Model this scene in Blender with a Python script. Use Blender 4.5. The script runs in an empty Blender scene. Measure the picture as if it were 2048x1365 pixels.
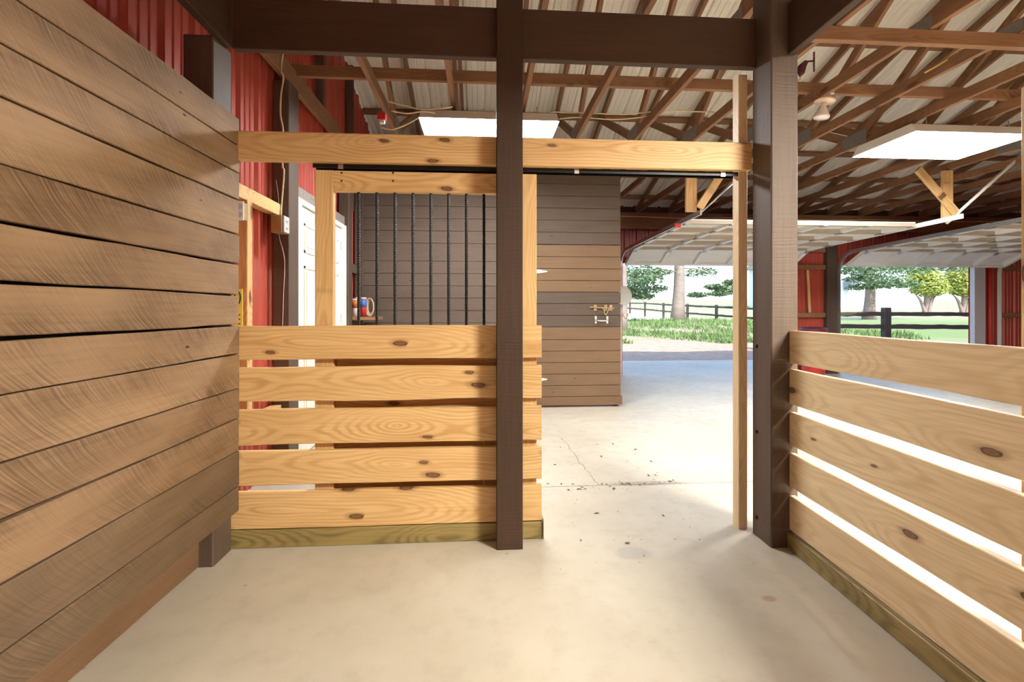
import bpy, bmesh, math, random
from mathutils import Vector, Matrix, noise
random.seed(11)
S = bpy.context.scene
COL = S.collection
Z = Vector((0, 0, 1))
# ------------------------------------------------------------------ camera frame (2048x1365)
TH, F, HX, HY, CH = 0.066, 910.2, 1024.0, 620.0, 1.19
CR = Vector((math.cos(TH), -math.sin(TH), 0)); CF = Vector((math.sin(TH), math.cos(TH), 0))
def ray(x, y): return CF + CR*((x-HX)/F) + Z*((HY-y)/F)
def at_d(x, y, d): return Vector((0, 0, CH)) + ray(x, y)*d
def at_u(x, y, u): r = ray(x, y); return at_d(x, y, u/r.x)
def at_v(x, y, v): r = ray(x, y); return at_d(x, y, v/r.y)
def at_z(x, y, z): r = ray(x, y); return at_d(x, y, (z-CH)/r.z)
# ------------------------------------------------------------------ object helpers
WM = {}
def tag(o, label=None, cat=None, group=None, kind=None):
    if label: o['label'] = label
    if cat: o['category'] = cat
    if group: o['group'] = group
    if kind: o['kind'] = kind
    return o
def thing(name, label, cat, loc=(0, 0, 0), group=None):
    o = bpy.data.objects.new(name, None); COL.objects.link(o)
    o.empty_display_size = .05
    o.location = loc; WM[o.name] = Matrix.Translation(Vector(loc))
    return tag(o, label, cat, group)
def link(name, me, mat, M=None, parent=None):
    o = bpy.data.objects.new(name, me); COL.objects.link(o)
    if mat is not None and not me.materials: me.materials.append(mat)
    M = M or Matrix.Identity(4)
    WM[o.name] = M.copy()
    if parent is not None:
        o.parent = parent
        o.matrix_basis = WM[parent.name].inverted() @ M
    else:
        o.matrix_basis = M
    return o
def to_mesh(name, bm, smooth=False):
    bmesh.ops.recalc_face_normals(bm, faces=bm.faces)
    me = bpy.data.meshes.new(name); bm.to_mesh(me); bm.free()
    if smooth:
        for p in me.polygons: p.use_smooth = True
    return me
def recenter(bm):
    """origin of the mesh at its bounding-box centre: returns the translation"""
    vs = [v.co for v in bm.verts]
    lo = Vector((min(v.x for v in vs), min(v.y for v in vs), min(v.z for v in vs)))
    hi = Vector((max(v.x for v in vs), max(v.y for v in vs), max(v.z for v in vs)))
    c = (lo+hi)/2
    bmesh.ops.translate(bm, verts=bm.verts, vec=-c)
    return Matrix.Translation(c)
def obj(name, bm, mat, parent=None, smooth=False):
    M = recenter(bm)
    return link(name, to_mesh(name, bm, smooth), mat, M, parent)
def add_box(bm, lo, hi):
    v = [bm.verts.new((x, y, z)) for x in (lo[0], hi[0]) for y in (lo[1], hi[1]) for z in (lo[2], hi[2])]
    for f in ((0,1,3,2), (4,6,7,5), (0,4,5,1), (2,3,7,6), (0,2,6,4), (1,5,7,3)):
        bm.faces.new([v[i] for i in f])
def box(name, lo, hi, mat, parent=None, bev=.002):
    bm = bmesh.new(); add_box(bm, lo, hi)
    if bev: bmesh.ops.bevel(bm, geom=list(bm.edges), offset=bev, segments=1, affect='EDGES')
    return obj(name, bm, mat, parent)
def upright(name, lo, hi, mat, parent=None, bev=.004):
    c = [(lo[i]+hi[i])/2 for i in range(3)]
    return beam(name, (c[0], c[1], lo[2]), (c[0], c[1], hi[2]), hi[0]-lo[0], hi[1]-lo[1], mat, parent, up=Vector((0, 1, 0)), ch=bev)
def frame_of(a, b, up):
    x = (b-a).normalized()
    z = (up - x*up.dot(x)).normalized()
    y = z.cross(x)
    M = Matrix((x, y, z)).transposed().to_4x4(); M.translation = (a+b)/2
    return M
def board_mesh(name, L, w, h, ch=.003, warp=0., seed=0., n=None):
    bm = bmesh.new()
    n = n or (max(2, int(L/.06)) if warp else 2)
    n = min(n, 60)
    loops = []
    for i in range(n):
        x = -L/2 + L*i/(n-1)
        wt = warp*noise.noise(Vector((x*1.7+seed, seed*3.1, 0))) + .5*warp*noise.noise(Vector((x*5+seed, 7+seed, 0)))
        wb = warp*noise.noise(Vector((x*1.7+seed+31, seed*2.1, 5))) + .5*warp*noise.noise(Vector((x*5+seed+9, 3+seed, 2)))
        t, b = h/2+wt, -h/2+wb
        pr = [(-w/2+ch, b), (w/2-ch, b), (w/2, b+ch), (w/2, t-ch), (w/2-ch, t), (-w/2+ch, t), (-w/2, t-ch), (-w/2, b+ch)]
        loops.append([bm.verts.new((x, p, q)) for p, q in pr])
    for i in range(n-1):
        for k in range(8):
            bm.faces.new((loops[i][k], loops[i][(k+1) % 8], loops[i+1][(k+1) % 8], loops[i+1][k]))
    bm.faces.new(loops[0]); bm.faces.new(loops[-1])
    return to_mesh(name, bm)
SEED = [0]
def beam(name, a, b, w, h, mat, parent=None, up=Z, warp=0., ch=.003):
    a, b = Vector(a), Vector(b); SEED[0] += 3.37
    return link(name, board_mesh(name, (b-a).length, w, h, ch, warp, SEED[0] % 91), mat, frame_of(a, b, Vector(up)), parent)
def add_tube(bm, pts, r, n=8, caps=True):
    pts = [Vector(p) for p in pts]; rings = []; m = len(pts)
    ref = None
    for i, p in enumerate(pts):
        t = (pts[min(i+1, m-1)] - pts[max(i-1, 0)]).normalized()
        if ref is None: ref = Vector((1, 0, 0)) if abs(t.x) < .8 else Vector((0, 1, 0))
        s = (ref - t*ref.dot(t)).normalized(); ref = s; u = t.cross(s)
        rr = r[i] if isinstance(r, (list, tuple)) else r
        rings.append([bm.verts.new(p + (s*math.cos(2*math.pi*k/n) + u*math.sin(2*math.pi*k/n))*rr) for k in range(n)])
    for i in range(m-1):
        for k in range(n):
            bm.faces.new((rings[i][k], rings[i][(k+1) % n], rings[i+1][(k+1) % n], rings[i+1][k]))
    if caps: bm.faces.new(rings[0]); bm.faces.new(rings[-1])
def tube(name, pts, r, mat, parent=None, n=8, smooth=True):
    bm = bmesh.new(); add_tube(bm, pts, r, n); return obj(name, bm, mat, parent, smooth)
def spline(pts, k=8):
    pts = [Vector(p) for p in pts]; out = []
    for i in range(len(pts)-1):
        p0, p1, p2, p3 = pts[max(i-1, 0)], pts[i], pts[i+1], pts[min(i+2, len(pts)-1)]
        for j in range(k):
            t = j/k
            out.append(.5*((2*p1)+(p2-p0)*t+(2*p0-5*p1+4*p2-p3)*t*t+(3*p1-p0-3*p2+p3)*t**3))
    out.append(pts[-1]); return out
def add_lathe(bm, prof, c, n=24, axis=Z):
    M = axis.to_track_quat('Z', 'Y').to_matrix(); c = Vector(c); rings = []
    for r, z in prof:
        rings.append([bm.verts.new(c + M @ Vector((r*math.cos(2*math.pi*k/n), r*math.sin(2*math.pi*k/n), z))) for k in range(n)])
    for i in range(len(rings)-1):
        for k in range(n):
            bm.faces.new((rings[i][k], rings[i][(k+1) % n], rings[i+1][(k+1) % n], rings[i+1][k]))
    bm.faces.new(rings[0]); bm.faces.new(rings[-1])
def lathe(name, prof, c, mat, parent=None, n=24, axis=Z, smooth=True):
    bm = bmesh.new(); add_lathe(bm, prof, c, n, axis); return obj(name, bm, mat, parent, smooth)
# ------------------------------------------------------------------ materials
class NT:
    def __init__(s, name):
        s.m = bpy.data.materials.new(name); s.m.use_nodes = True
        s.t = s.m.node_tree; s.b = s.t.nodes['Principled BSDF']
    def n(s, typ, **kw):
        o = s.t.nodes.new(typ)
        for k, v in kw.items():
            if k.startswith('_'): setattr(o, k[1:], v)
            else: o.inputs[k.replace('__', ' ')].default_value = v
        return o
    def l(s, a, b): s.t.links.new(a, b)
    def math(s, op, a, b=None, c=None, clamp=False):
        o = s.t.nodes.new('ShaderNodeMath'); o.operation = op; o.use_clamp = clamp
        for i, v in enumerate((a, b, c)):
            if v is None: continue
            if isinstance(v, (int, float)): o.inputs[i].default_value = v
            else: s.l(v, o.inputs[i])
        return o.outputs[0]
    def mix(s, fac, a, b, mode='MIX'):
        o = s.t.nodes.new('ShaderNodeMix'); o.data_type = 'RGBA'; o.blend_type = mode
        for i, v in ((0, fac), (6, a), (7, b)):
            if isinstance(v, (int, float)): o.inputs[i].default_value = v
            elif isinstance(v, tuple): o.inputs[i].default_value = (*v, 1) if len(v) == 3 else v
            else: s.l(v, o.inputs[i])
        return o.outputs[2]
    def ramp(s, fac, stops, interp='LINEAR'):
        o = s.t.nodes.new('ShaderNodeValToRGB'); o.color_ramp.interpolation = interp
        e = o.color_ramp.elements
        while len(e) < len(stops): e.new(.5)
        for i, (p, c) in enumerate(stops):
            e[i].position = p
            e[i].color = (c, c, c, 1) if isinstance(c, (int, float)) else (*c, 1)
        s.l(fac, o.inputs[0]); return o.outputs[0]
    def coords(s, kind='Object', scale=(1, 1, 1), loc=(0, 0, 0), rand=0):
        tc = s.t.nodes.new('ShaderNodeTexCoord'); v = tc.outputs[kind]
        if rand:
            oi = s.t.nodes.new('ShaderNodeObjectInfo')
            a = s.t.nodes.new('ShaderNodeVectorMath'); a.operation = 'MULTIPLY_ADD'
            cm = s.t.nodes.new('ShaderNodeCombineXYZ')
            for i in range(3): s.l(oi.outputs['Random'], cm.inputs[i])
            s.l(cm.outputs[0], a.inputs[0]); a.inputs[1].default_value = rand if isinstance(rand, tuple) else (rand, rand*.0, rand*.0)
            s.l(v, a.inputs[2]); v = a.outputs[0]
        mp = s.n('ShaderNodeMapping'); mp.inputs['Scale'].default_value = scale; mp.inputs['Location'].default_value = loc
        s.l(v, mp.inputs[0]); return mp.outputs[0]
    def noise(s, vec, scale, detail=3, rough=.55, dist=0):
        o = s.n('ShaderNodeTexNoise', Scale=scale, Detail=detail, Roughness=rough, Distortion=dist)
        s.l(vec, o.inputs['Vector']); return o.outputs['Fac']
    def bump(s, h, strength=.3, dist=.01):
        o = s.n('ShaderNodeBump', Strength=strength, Distance=dist); s.l(h, o.inputs['Height']); s.l(o.outputs[0], s.b.inputs['Normal'])
    def done(s, col=None, rough=.6, metal=0, spec=None):
        if col is not None:
            if isinstance(col, tuple): s.b.inputs['Base Color'].default_value = (*col, 1)
            else: s.l(col, s.b.inputs['Base Color'])
        if isinstance(rough, (int, float)): s.b.inputs['Roughness'].default_value = rough
        else: s.l(rough, s.b.inputs['Roughness'])
        s.b.inputs['Metallic'].default_value = metal
        if spec is not None: s.b.inputs['Specular IOR Level'].default_value = spec
        return s.m
def plain(name, c, rough=.5, metal=0, var=.12, scale=9, spec=None):
    k = NT(name); v = k.coords()
    f = k.noise(v, scale, 4)
    c2 = tuple(x*(1-var*2) for x in c); c1 = tuple(min(1, x*(1+var)) for x in c)
    return k.done(k.mix(f, c2, c1), rough, metal, spec)
def pine(name, light, dark, knot=(.11, .036, .010), rings=22, knots=.62, rough=.5, grain=.62, blotch=.25):
    k = NT(name)
    base = k.coords(rand=(23.7, 0, .07))
    n1 = k.n('ShaderNodeTexNoise', Scale=1.0, Detail=2, Roughness=.42)
    mp = k.n('ShaderNodeMapping'); mp.inputs['Scale'].default_value = (.75, 0, 0); k.l(base, mp.inputs[0]); k.l(mp.outputs[0], n1.inputs['Vector'])
    n2 = k.n('ShaderNodeTexNoise', Scale=1.0, Detail=2, Roughness=.5)
    mp1 = k.n('ShaderNodeMapping'); mp1.inputs['Scale'].default_value = (3, 22, 22); k.l(base, mp1.inputs[0]); k.l(mp1.outputs[0], n2.inputs['Vector'])
    def madd(a, mul, add):
        o = k.n('ShaderNodeVectorMath', _operation='MULTIPLY_ADD'); k.l(a, o.inputs[0]); o.inputs[1].default_value = mul
        if isinstance(add, tuple): o.inputs[2].default_value = add
        else: k.l(add, o.inputs[2])
        return o.outputs[0]
    v = madd(n1.outputs['Color'], (0, .52, .26), base)
    v = madd(n2.outputs['Color'], (0, .022, .022), v)
    mp2 = k.n('ShaderNodeMapping'); mp2.inputs['Location'].default_value = (0, -.215, -.165); k.l(v, mp2.inputs[0])
    wv = k.n('ShaderNodeTexWave', Scale=rings, Distortion=0, _wave_type='RINGS', _rings_direction='X')
    k.l(mp2.outputs[0], wv.inputs['Vector'])
    g = k.ramp(wv.outputs['Fac'], [(.3, 0.), (.8, .7), (.97, 1.)])
    fib = k.noise(k.coords(scale=(3, 170, 170), rand=9), 1, 3, .6)
    vary = k.ramp(k.noise(k.coords(scale=(.9, 14, 14), rand=6), 1.2, 3), [(.32, .25), (.62, 1.)])
    c = k.mix(k.math('MULTIPLY', k.math('MULTIPLY', g, grain), vary), light, dark)
    c = k.mix(k.math('MULTIPLY', k.math('SUBTRACT', fib, .38, clamp=True), .8), c, tuple(x*.6 for x in dark))
    bl = k.noise(k.coords(scale=(1.1, 5, 5), rand=13), 1.6, 3)
    c = k.mix(k.math('MULTIPLY', k.math('SUBTRACT', bl, .42, clamp=True), blotch*4), c, tuple(x*.86 for x in dark))
    if knots < 1:
        vo = k.n('ShaderNodeTexVoronoi', Scale=1, _voronoi_dimensions='2D'); vo.inputs['Randomness'].default_value = .95
        kv = k.coords(scale=(3.1, 1, 8.5), rand=(31.3, 0, 5.1))
        sx = k.n('ShaderNodeSeparateXYZ'); k.l(kv, sx.inputs[0])
        cm = k.n('ShaderNodeCombineXYZ'); k.l(k.math('ADD', sx.outputs[0], k.math('MULTIPLY', sx.outputs[2], .12)), cm.inputs[0]); k.l(sx.outputs[2], cm.inputs[1])
        k.l(cm.outputs[0], vo.inputs['Vector'])
        sep = k.n('ShaderNodeSeparateColor'); k.l(vo.outputs['Color'], sep.inputs[0])
        has = k.math('GREATER_THAN', sep.outputs[0], knots)
        rad = k.math('MULTIPLY_ADD', sep.outputs[1], .9, .45)
        d = k.math('DIVIDE', k.math('ADD', vo.outputs['Distance'], k.math('MULTIPLY', k.math('SUBTRACT', k.noise(kv, 7, 2), .5), .07)), rad)
        kn = k.math('MULTIPLY', k.ramp(d, [(.0, .88), (.055, .8), (.085, 1.), (.10, .45), (.19, 0.)]), has)
        c = k.mix(kn, c, knot)
    k.bump(k.math('ADD', fib, k.math('MULTIPLY', wv.outputs['Fac'], .5)), .12, .004)
    return k.done(c, rough)
def rough_wood(name, c1, c2, dark, saw=.5, freq=17, slope=.9, rough=.75, spots=.7):
    k = NT(name)
    b = k.coords(rand=(19.1, 0, 0))
    sx = k.n('ShaderNodeSeparateXYZ'); k.l(b, sx.inputs[0])
    t = k.math('ADD', sx.outputs[0], k.math('MULTIPLY', sx.outputs[2], slope))
    t = k.math('ADD', t, k.math('MULTIPLY', k.math('MULTIPLY', sx.outputs[2], sx.outputs[2]), -2.2))
    t = k.math('ADD', t, k.math('MULTIPLY', k.noise(b, 3, 2), .05))
    sawl = k.noise(k.n('ShaderNodeCombineXYZ').outputs[0], 1)
    cm = k.n('ShaderNodeCombineXYZ'); k.l(k.math('MULTIPLY', t, freq*6), cm.inputs[0]); k.l(k.math('MULTIPLY', sx.outputs[2], 3), cm.inputs[2])
    sw = k.noise(cm.outputs[0], 1, 2, .7)
    sw = k.ramp(sw, [(.3, 0.), (.62, 1.)])
    patch = k.ramp(k.noise(k.coords(scale=(1.2, 3, 3), rand=7), 1.4, 3), [(.35, 0.), (.65, 1.)])
    str_ = k.noise(k.coords(scale=(3, 70, 70), rand=5), 1, 4, .65)
    big = k.noise(k.coords(scale=(1.4, 5, 7), rand=3), 1.3, 4)
    oi = k.n('ShaderNodeObjectInfo')
    c = k.mix(k.math('ADD', k.math('MULTIPLY', big, .8), k.math('MULTIPLY', k.math('SUBTRACT', oi.outputs['Random'], .5), .45), clamp=True), c1, c2)
    c = k.mix(k.math('MULTIPLY', k.math('MULTIPLY', sw, patch), saw), c, dark)
    c = k.mix(k.math('MULTIPLY', k.math('SUBTRACT', str_, .45, clamp=True), 1.1), c, dark)
    vo = k.n('ShaderNodeTexVoronoi', Scale=1); k.l(k.coords(scale=(3.5, 1, 9), rand=(17, 0, 3)), vo.inputs['Vector'])
    sep = k.n('ShaderNodeSeparateColor'); k.l(vo.outputs['Color'], sep.inputs[0])
    hole = k.math('MULTIPLY', k.ramp(vo.outputs['Distance'], [(.035, 1.), (.06, 0.)]), k.math('GREATER_THAN', sep.outputs[0], spots))
    c = k.mix(hole, c, (.02, .012, .008))
    k.bump(k.math('ADD', k.math('MULTIPLY', sw, .5), str_), .28, .006)
    return k.done(c, rough)
M = {}
M['pine'] = pine('new_pine', (.80, .55, .26), (.54, .28, .085))
M['pine_pale'] = pine('pale_pine', (.84, .67, .42), (.64, .44, .22), knots=.72, grain=.5)
M['treated'] = pine('treated_lumber', (.36, .27, .10), (.14, .11, .035), knots=.8, grain=.8, blotch=.35)
M['barn'] = rough_wood('sawn_oak', (.225, .135, .07), (.46, .30, .165), (.095, .052, .025), saw=.85)
M['barn_low'] = rough_wood('sawn_oak_darker', (.125, .078, .042), (.27, .172, .092), (.05, .03, .016), saw=.6)  # darker tone of the sawn oak, for the two lowest planks
M['sill'] = rough_wood('orange_sill', (.16, .085, .04), (.26, .15, .075), (.07, .04, .02), saw=.2)
M['dark'] = rough_wood('dark_stain', (.046, .022, .010), (.088, .046, .024), (.018, .009, .005), saw=.15, rough=.6)
M['post'] = rough_wood('post_stain', (.075, .049, .034), (.13, .09, .066), (.03, .019, .013), saw=0.0, rough=.6)
M['sootbrown'] = rough_wood('brown_plank', (.088, .062, .046), (.145, .105, .08), (.045, .03, .02), saw=.1)
M['tanplank'] = rough_wood('tan_plank', (.14, .082, .042), (.22, .135, .072), (.07, .042, .024), saw=.1)
M['truss'] = pine('truss_lumber', (.30, .155, .078), (.17, .078, .034), knots=.85, rough=.65, grain=.5, blotch=.4)
M['truss_grey'] = pine('greyed_lumber', (.30, .26, .23), (.19, .16, .14), knots=.9, rough=.7)
M['red'] = plain('red_steel', (.46, .078, .052), .38, 0, .08, 3)
M['roofm'] = plain('cream_steel', (.85, .82, .74), .45, 0, .05, 2)
M['galv'] = plain('galvanised', (.60, .62, .63), .35, .85, .12, 30)
M['plate'] = plain('truss_plate', (.30, .29, .28), .55, .6, .15, 60)
M['white'] = plain('white_paint', (.83, .83, .80), .42, 0, .03, 3)
M['cream'] = plain('cream_door', (.88, .85, .75), .4, 0, .02, 2)
M['gdoor'] = plain('garage_door_steel', (.85, .85, .83), .45, 0, .05, 4)
M['gtan_shade'] = plain('garage_door_rail_shade', (.50, .42, .32), .55, 0, .1, 4)  # tan shadow bands of the door rails, painted as their colour
M['black'] = plain('black_steel', (.008, .008, .009), .4, .3, .2, 30)
M['brass'] = plain('box_tan', (.42, .30, .15), .45, .2, .15, 20)
M['cablew'] = plain('cable_cream', (.70, .60, .40), .5)
M['cabley'] = plain('cable_yellow', (.62, .42, .13), .5)
M['plastic'] = plain('white_plastic', (.80, .80, .78), .35, 0, .03)
M['greyplastic'] = plain('grey_plastic', (.55, .54, .58), .4, 0, .05)
M['redplastic'] = plain('red_plastic', (.55, .035, .03), .4)
M['orange'] = plain('orange_label', (.62, .22, .06), .45)
M['blue'] = plain('blue_label', (.06, .16, .5), .45)
M['yellow'] = plain('yellow_sign', (.85, .70, .12), .45, 0, .06)
M['ink'] = plain('black_ink', (.02, .02, .02), .5)
M['maroon'] = plain('maroon_iron', (.12, .03, .05), .5, .3)
M['glass'] = plain('lamp_glass', (.80, .74, .72), .2, 0, .03)
M['porcelain'] = plain('porcelain', (.80, .62, .50), .3, 0, .03)
M['bark'] = rough_wood('pale_bark', (.20, .16, .14), (.36, .31, .27), (.15, .11, .09), saw=.6, freq=5, slope=.3)
M['bark2'] = rough_wood('pine_bark', (.18, .13, .11), (.30, .24, .21), (.14, .10, .08), saw=.5, freq=5, slope=.3)
M['rail'] = rough_wood('fence_rail', (.045, .036, .03), (.085, .066, .055), (.02, .016, .012), saw=.1)
M['siding'] = plain('white_siding', (.48, .56, .62), .6, 0, .02)
M['windowdark'] = plain('window_dark', (.12, .15, .2), .2)
def leafmat(name, c1, c2):
    k = NT(name); oi = k.coords(); f = k.noise(oi, 3.5, 3)
    m = k.done(k.mix(k.ramp(f, [(.35, 0.), (.65, 1.)]), c1, c2), .6)
    k.b.inputs['Transmission Weight'].default_value = 0
    return m
M['maroon_leaf'] = leafmat('dry_leaf', (.06, .035, .02), (.16, .11, .06))
M['leaf'] = leafmat('pine_needles', (.05, .10, .05), (.13, .20, .09))
M['leaf2'] = leafmat('yew_leaves', (.20, .26, .05), (.42, .46, .12))
M['grass'] = leafmat('grass_blades', (.06, .13, .03), (.16, .24, .07))
def emit(name, c, s):
    k = NT(name); k.b.inputs['Base Color'].default_value = (.9, .9, .9, 1)
    k.b.inputs['Emission Color'].default_value = (*c, 1); k.b.inputs['Emission Strength'].default_value = s
    return k.m
LAMP = 31.0
M['tube'] = emit('fluorescent_diffuser', (.98, .98, .97), LAMP)
M['tube2'] = emit('warm_diffuser', (1.0, .93, .79), 92)
def concrete():
    k = NT('concrete'); w = k.coords('Object')
    sx = k.n('ShaderNodeSeparateXYZ'); k.l(w, sx.inputs[0])
    n1 = k.noise(w, .9, 5, .6); n2 = k.noise(w, 9, 5, .65); n3 = k.noise(w, 60, 3, .7)
    c = k.mix(k.ramp(n1, [(.3, 0.), (.7, 1.)]), (.43, .39, .31), (.56, .525, .45))
    c = k.mix(k.math('MULTIPLY', k.math('SUBTRACT', n2, .5, clamp=True), 1.3), c, (.34, .29, .22))
    c = k.mix(k.math('MULTIPLY', k.math('SUBTRACT', n3, .6, clamp=True), 1.2), c, (.30, .25, .2))
    # saw-cut joint, hairline crack, specks of dirt, damp stain
    wob = k.math('MULTIPLY', k.math('SUBTRACT', k.noise(w, 4, 3), .5), .02)
    j = k.math('LESS_THAN', k.math('ABSOLUTE', k.math('ADD', k.math('SUBTRACT', sx.outputs[1], 3.035), wob)), .005)
    crx = k.math('ADD', k.math('SUBTRACT', sx.outputs[0], k.math('MULTIPLY_ADD', sx.outputs[1], -.0416, .911)), k.math('MULTIPLY', k.math('SUBTRACT', k.noise(w, 5, 4), .5), .10))
    rng = k.math('MULTIPLY', k.math('GREATER_THAN', sx.outputs[1], 3.04), k.math('LESS_THAN', sx.outputs[1], 4.2))
    cr = k.math('MULTIPLY', k.math('LESS_THAN', k.math('ABSOLUTE', crx), .0035), rng)
    vo = k.n('ShaderNodeTexVoronoi', Scale=7); k.l(w, vo.inputs['Vector'])
    sep = k.n('ShaderNodeSeparateColor'); k.l(vo.outputs['Color'], sep.inputs[0])
    sp = k.math('MULTIPLY', k.ramp(vo.outputs['Distance'], [(.03, 1.), (.07, 0.)]), k.math('GREATER_THAN', sep.outputs[0], .72))
    def blob(x, y, rx, ry):
        dx = k.math('MULTIPLY', k.math('SUBTRACT', sx.outputs[0], x), 1/rx); dy = k.math('MULTIPLY', k.math('SUBTRACT', sx.outputs[1], y), 1/ry)
        r = k.math('ADD', k.math('MULTIPLY', dx, dx), k.math('MULTIPLY', dy, dy))
        r = k.math('ADD', r, k.math('MULTIPLY', k.math('SUBTRACT', n2, .5), 1.6))
        return k.ramp(r, [(.35, 1.), (1., 0.)])
    dirt = k.math('MULTIPLY', blob(1.14, 3.05, .34, .045), k.ramp(n3, [(.35, .2), (.6, 1.)]))
    c = k.mix(k.math('MULTIPLY', blob(.74, 2.18, .10, .07), .45), c, (.26, .25, .25))
    c = k.mix(k.math('MULTIPLY', blob(1.18, 1.80, .035, .025), .7), c, (.34, .20, .12))
    c = k.mix(k.math('MULTIPLY', blob(1.75, 5.0, .25, .18), .25), c, (.33, .33, .34))
    c = k.mix(k.math('MULTIPLY', blob(1.05, 4.1, .16, .07), .3), c, (.33, .33, .34))
    c = k.mix(k.math('MULTIPLY', dirt, .7), c, (.18, .12, .07))
    c = k.mix(k.math('MULTIPLY', sp, .6), c, (.2, .16, .12))
    c = k.mix(k.math('MULTIPLY', k.math('MAXIMUM', j, cr), .75), c, (.13, .11, .09))
    k.bump(k.math('ADD', n2, n3), .05, .005)
    return k.done(c, k.ramp(n2, [(.3, .38), (.7, .6)]))
M['concrete'] = concrete()
def ground_mat():
    k = NT('ground_soil_grass'); w = k.coords('Object')
    sx = k.n('ShaderNodeSeparateXYZ'); k.l(w, sx.inputs[0])
    n1 = k.noise(w, .55, 5, .6); n2 = k.noise(w, 5, 5, .7); n3 = k.noise(w, 30, 3, .7)
    soil = k.mix(n2, (.17, .125, .095), (.50, .40, .32))
    grass = k.mix(n3, (.07, .12, .03), (.22, .28, .09))
    m = k.math('ADD', k.math('MULTIPLY', n1, .9), k.math('MULTIPLY', n2, .4))
    yy = k.ramp(k.math('MULTIPLY', k.math('SUBTRACT', sx.outputs[1], 11), .1, clamp=True), [(.0, 0.), (.18, .1), (.42, 1.)])
    rt = k.ramp(k.math('MULTIPLY', k.math('SUBTRACT', sx.outputs[0], 11), .2, clamp=True), [(.2, 0.), (.9, 1.)])
    g = k.math('ADD', k.math('MULTIPLY', k.ramp(m, [(.5, 0.), (.72, 1.)]), yy), k.math('MULTIPLY', rt, .9), clamp=True)
    c = k.mix(g, soil, grass)
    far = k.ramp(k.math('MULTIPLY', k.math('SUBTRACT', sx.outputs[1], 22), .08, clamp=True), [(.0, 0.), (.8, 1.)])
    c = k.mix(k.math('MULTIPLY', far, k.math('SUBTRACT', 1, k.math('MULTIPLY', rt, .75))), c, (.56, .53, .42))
    return k.done(c, .9)
M['ground'] = ground_mat()
# ------------------------------------------------------------------ setting: floor, walls, roof
WL, WB, UR, VF = -1.54, 8.16, 14.0, -3.9        # metal planes: gable wall, garage wall, far right, far front
EV, RDG, PITCH, ZC = 8.05, 2.05, .3333, 2.93     # truss heel line, ridge line, pitch, chord underside
def roof_z(v): return ZC + PITCH*(EV - v if v > RDG else EV - (2*RDG - v))
bm = bmesh.new(); add_box(bm, (-1.7, VF, -.15), (UR, 10.4, 0)); tag(link('floor', to_mesh('floor', bm), M['concrete']), kind='structure')
def ribs(a, b, pitch=.2286, hgt=.022, phase=0., sm=.007):
    pts = []; s = a + phase
    pts.append((a, 0))
    while s < b - .12:
        for ds, h in ((.0, 0), (.018, hgt), (.042, hgt), (.06, 0), (.10, 0), (.106, sm), (.116, sm), (.122, 0), (.165, 0), (.171, sm), (.181, sm), (.187, 0)):
            if a < s+ds < b: pts.append((s+ds, h))
        s += pitch
    pts.append((b, 0)); return pts
def corr(bm, pts, fn, t0, t1):
    rows = [[bm.verts.new(fn(s, h, t)) for s, h in pts] for t in (t0, t1)]
    for i in range(len(pts)-1): bm.faces.new((rows[0][i], rows[0][i+1], rows[1][i+1], rows[1][i]))
bm = bmesh.new()
pv = ribs(VF, WB)
rows = [[], []]
for s, h in pv:
    rows[0].append(bm.verts.new((WL+h, s, -.02))); rows[1].append(bm.verts.new((WL+h, s, roof_z(s)+.13)))
for i in range(len(pv)-1): bm.faces.new((rows[0][i], rows[0][i+1], rows[1][i+1], rows[1][i]))
tag(link('wall_left', to_mesh('wall_left', bm), M['red']), kind='structure')
D1, D2, DT = (2.56, 5.60), (6.68, 9.34), 2.04
bm = bmesh.new()
for u0, u1, z0, z1 in ((WL, D1[0], -.02, 3.1), (D1[1], D2[0], -.02, 3.1), (D2[1], UR, -.02, 3.1), (D1[0], D1[1], DT, 3.1), (D2[0], D2[1], DT, 3.1)):
    corr(bm, ribs(u0, u1, phase=.02), lambda s, h, t: (s, WB-h, t), z0, z1)
tag(link('wall_back', to_mesh('wall_back', bm), M['red']), kind='structure')
bm = bmesh.new(); corr(bm, ribs(VF, WB), lambda s, h, t: (UR-h, s, t), -.02, 3.1)
corr(bm, ribs(VF, WB), lambda s, h, t: (UR-h, s, t), 3.1, 5.1)
tag(link('wall_right', to_mesh('wall_right', bm), M['red']), kind='structure')
bm = bmesh.new(); corr(bm, ribs(WL, UR), lambda s, h, t: (s, VF+h, t), -.02, 3.1); tag(link('wall_front', to_mesh('wall_front', bm), M['red']), kind='structure')
bm = bmesh.new()
pr = ribs(WL-.3, UR+.3)
RO = .145
corr(bm, pr, lambda s, h, t: (s, t, roof_z(t)+RO+h), RDG+1e-4, WB+.38)
corr(bm, pr, lambda s, h, t: (s, t, roof_z(t)+RO+h), VF-.4, RDG-1e-4)
tag(link('ceiling', to_mesh('ceiling', bm), M['roofm']), kind='structure')
tag(box('eave_shade_board', (WL+.03, 8.10, 2.90), (UR-.03, 8.138, 3.09), M['dark'], bev=0), kind='structure')  # added dark board, standing in for the shade under the eave
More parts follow.
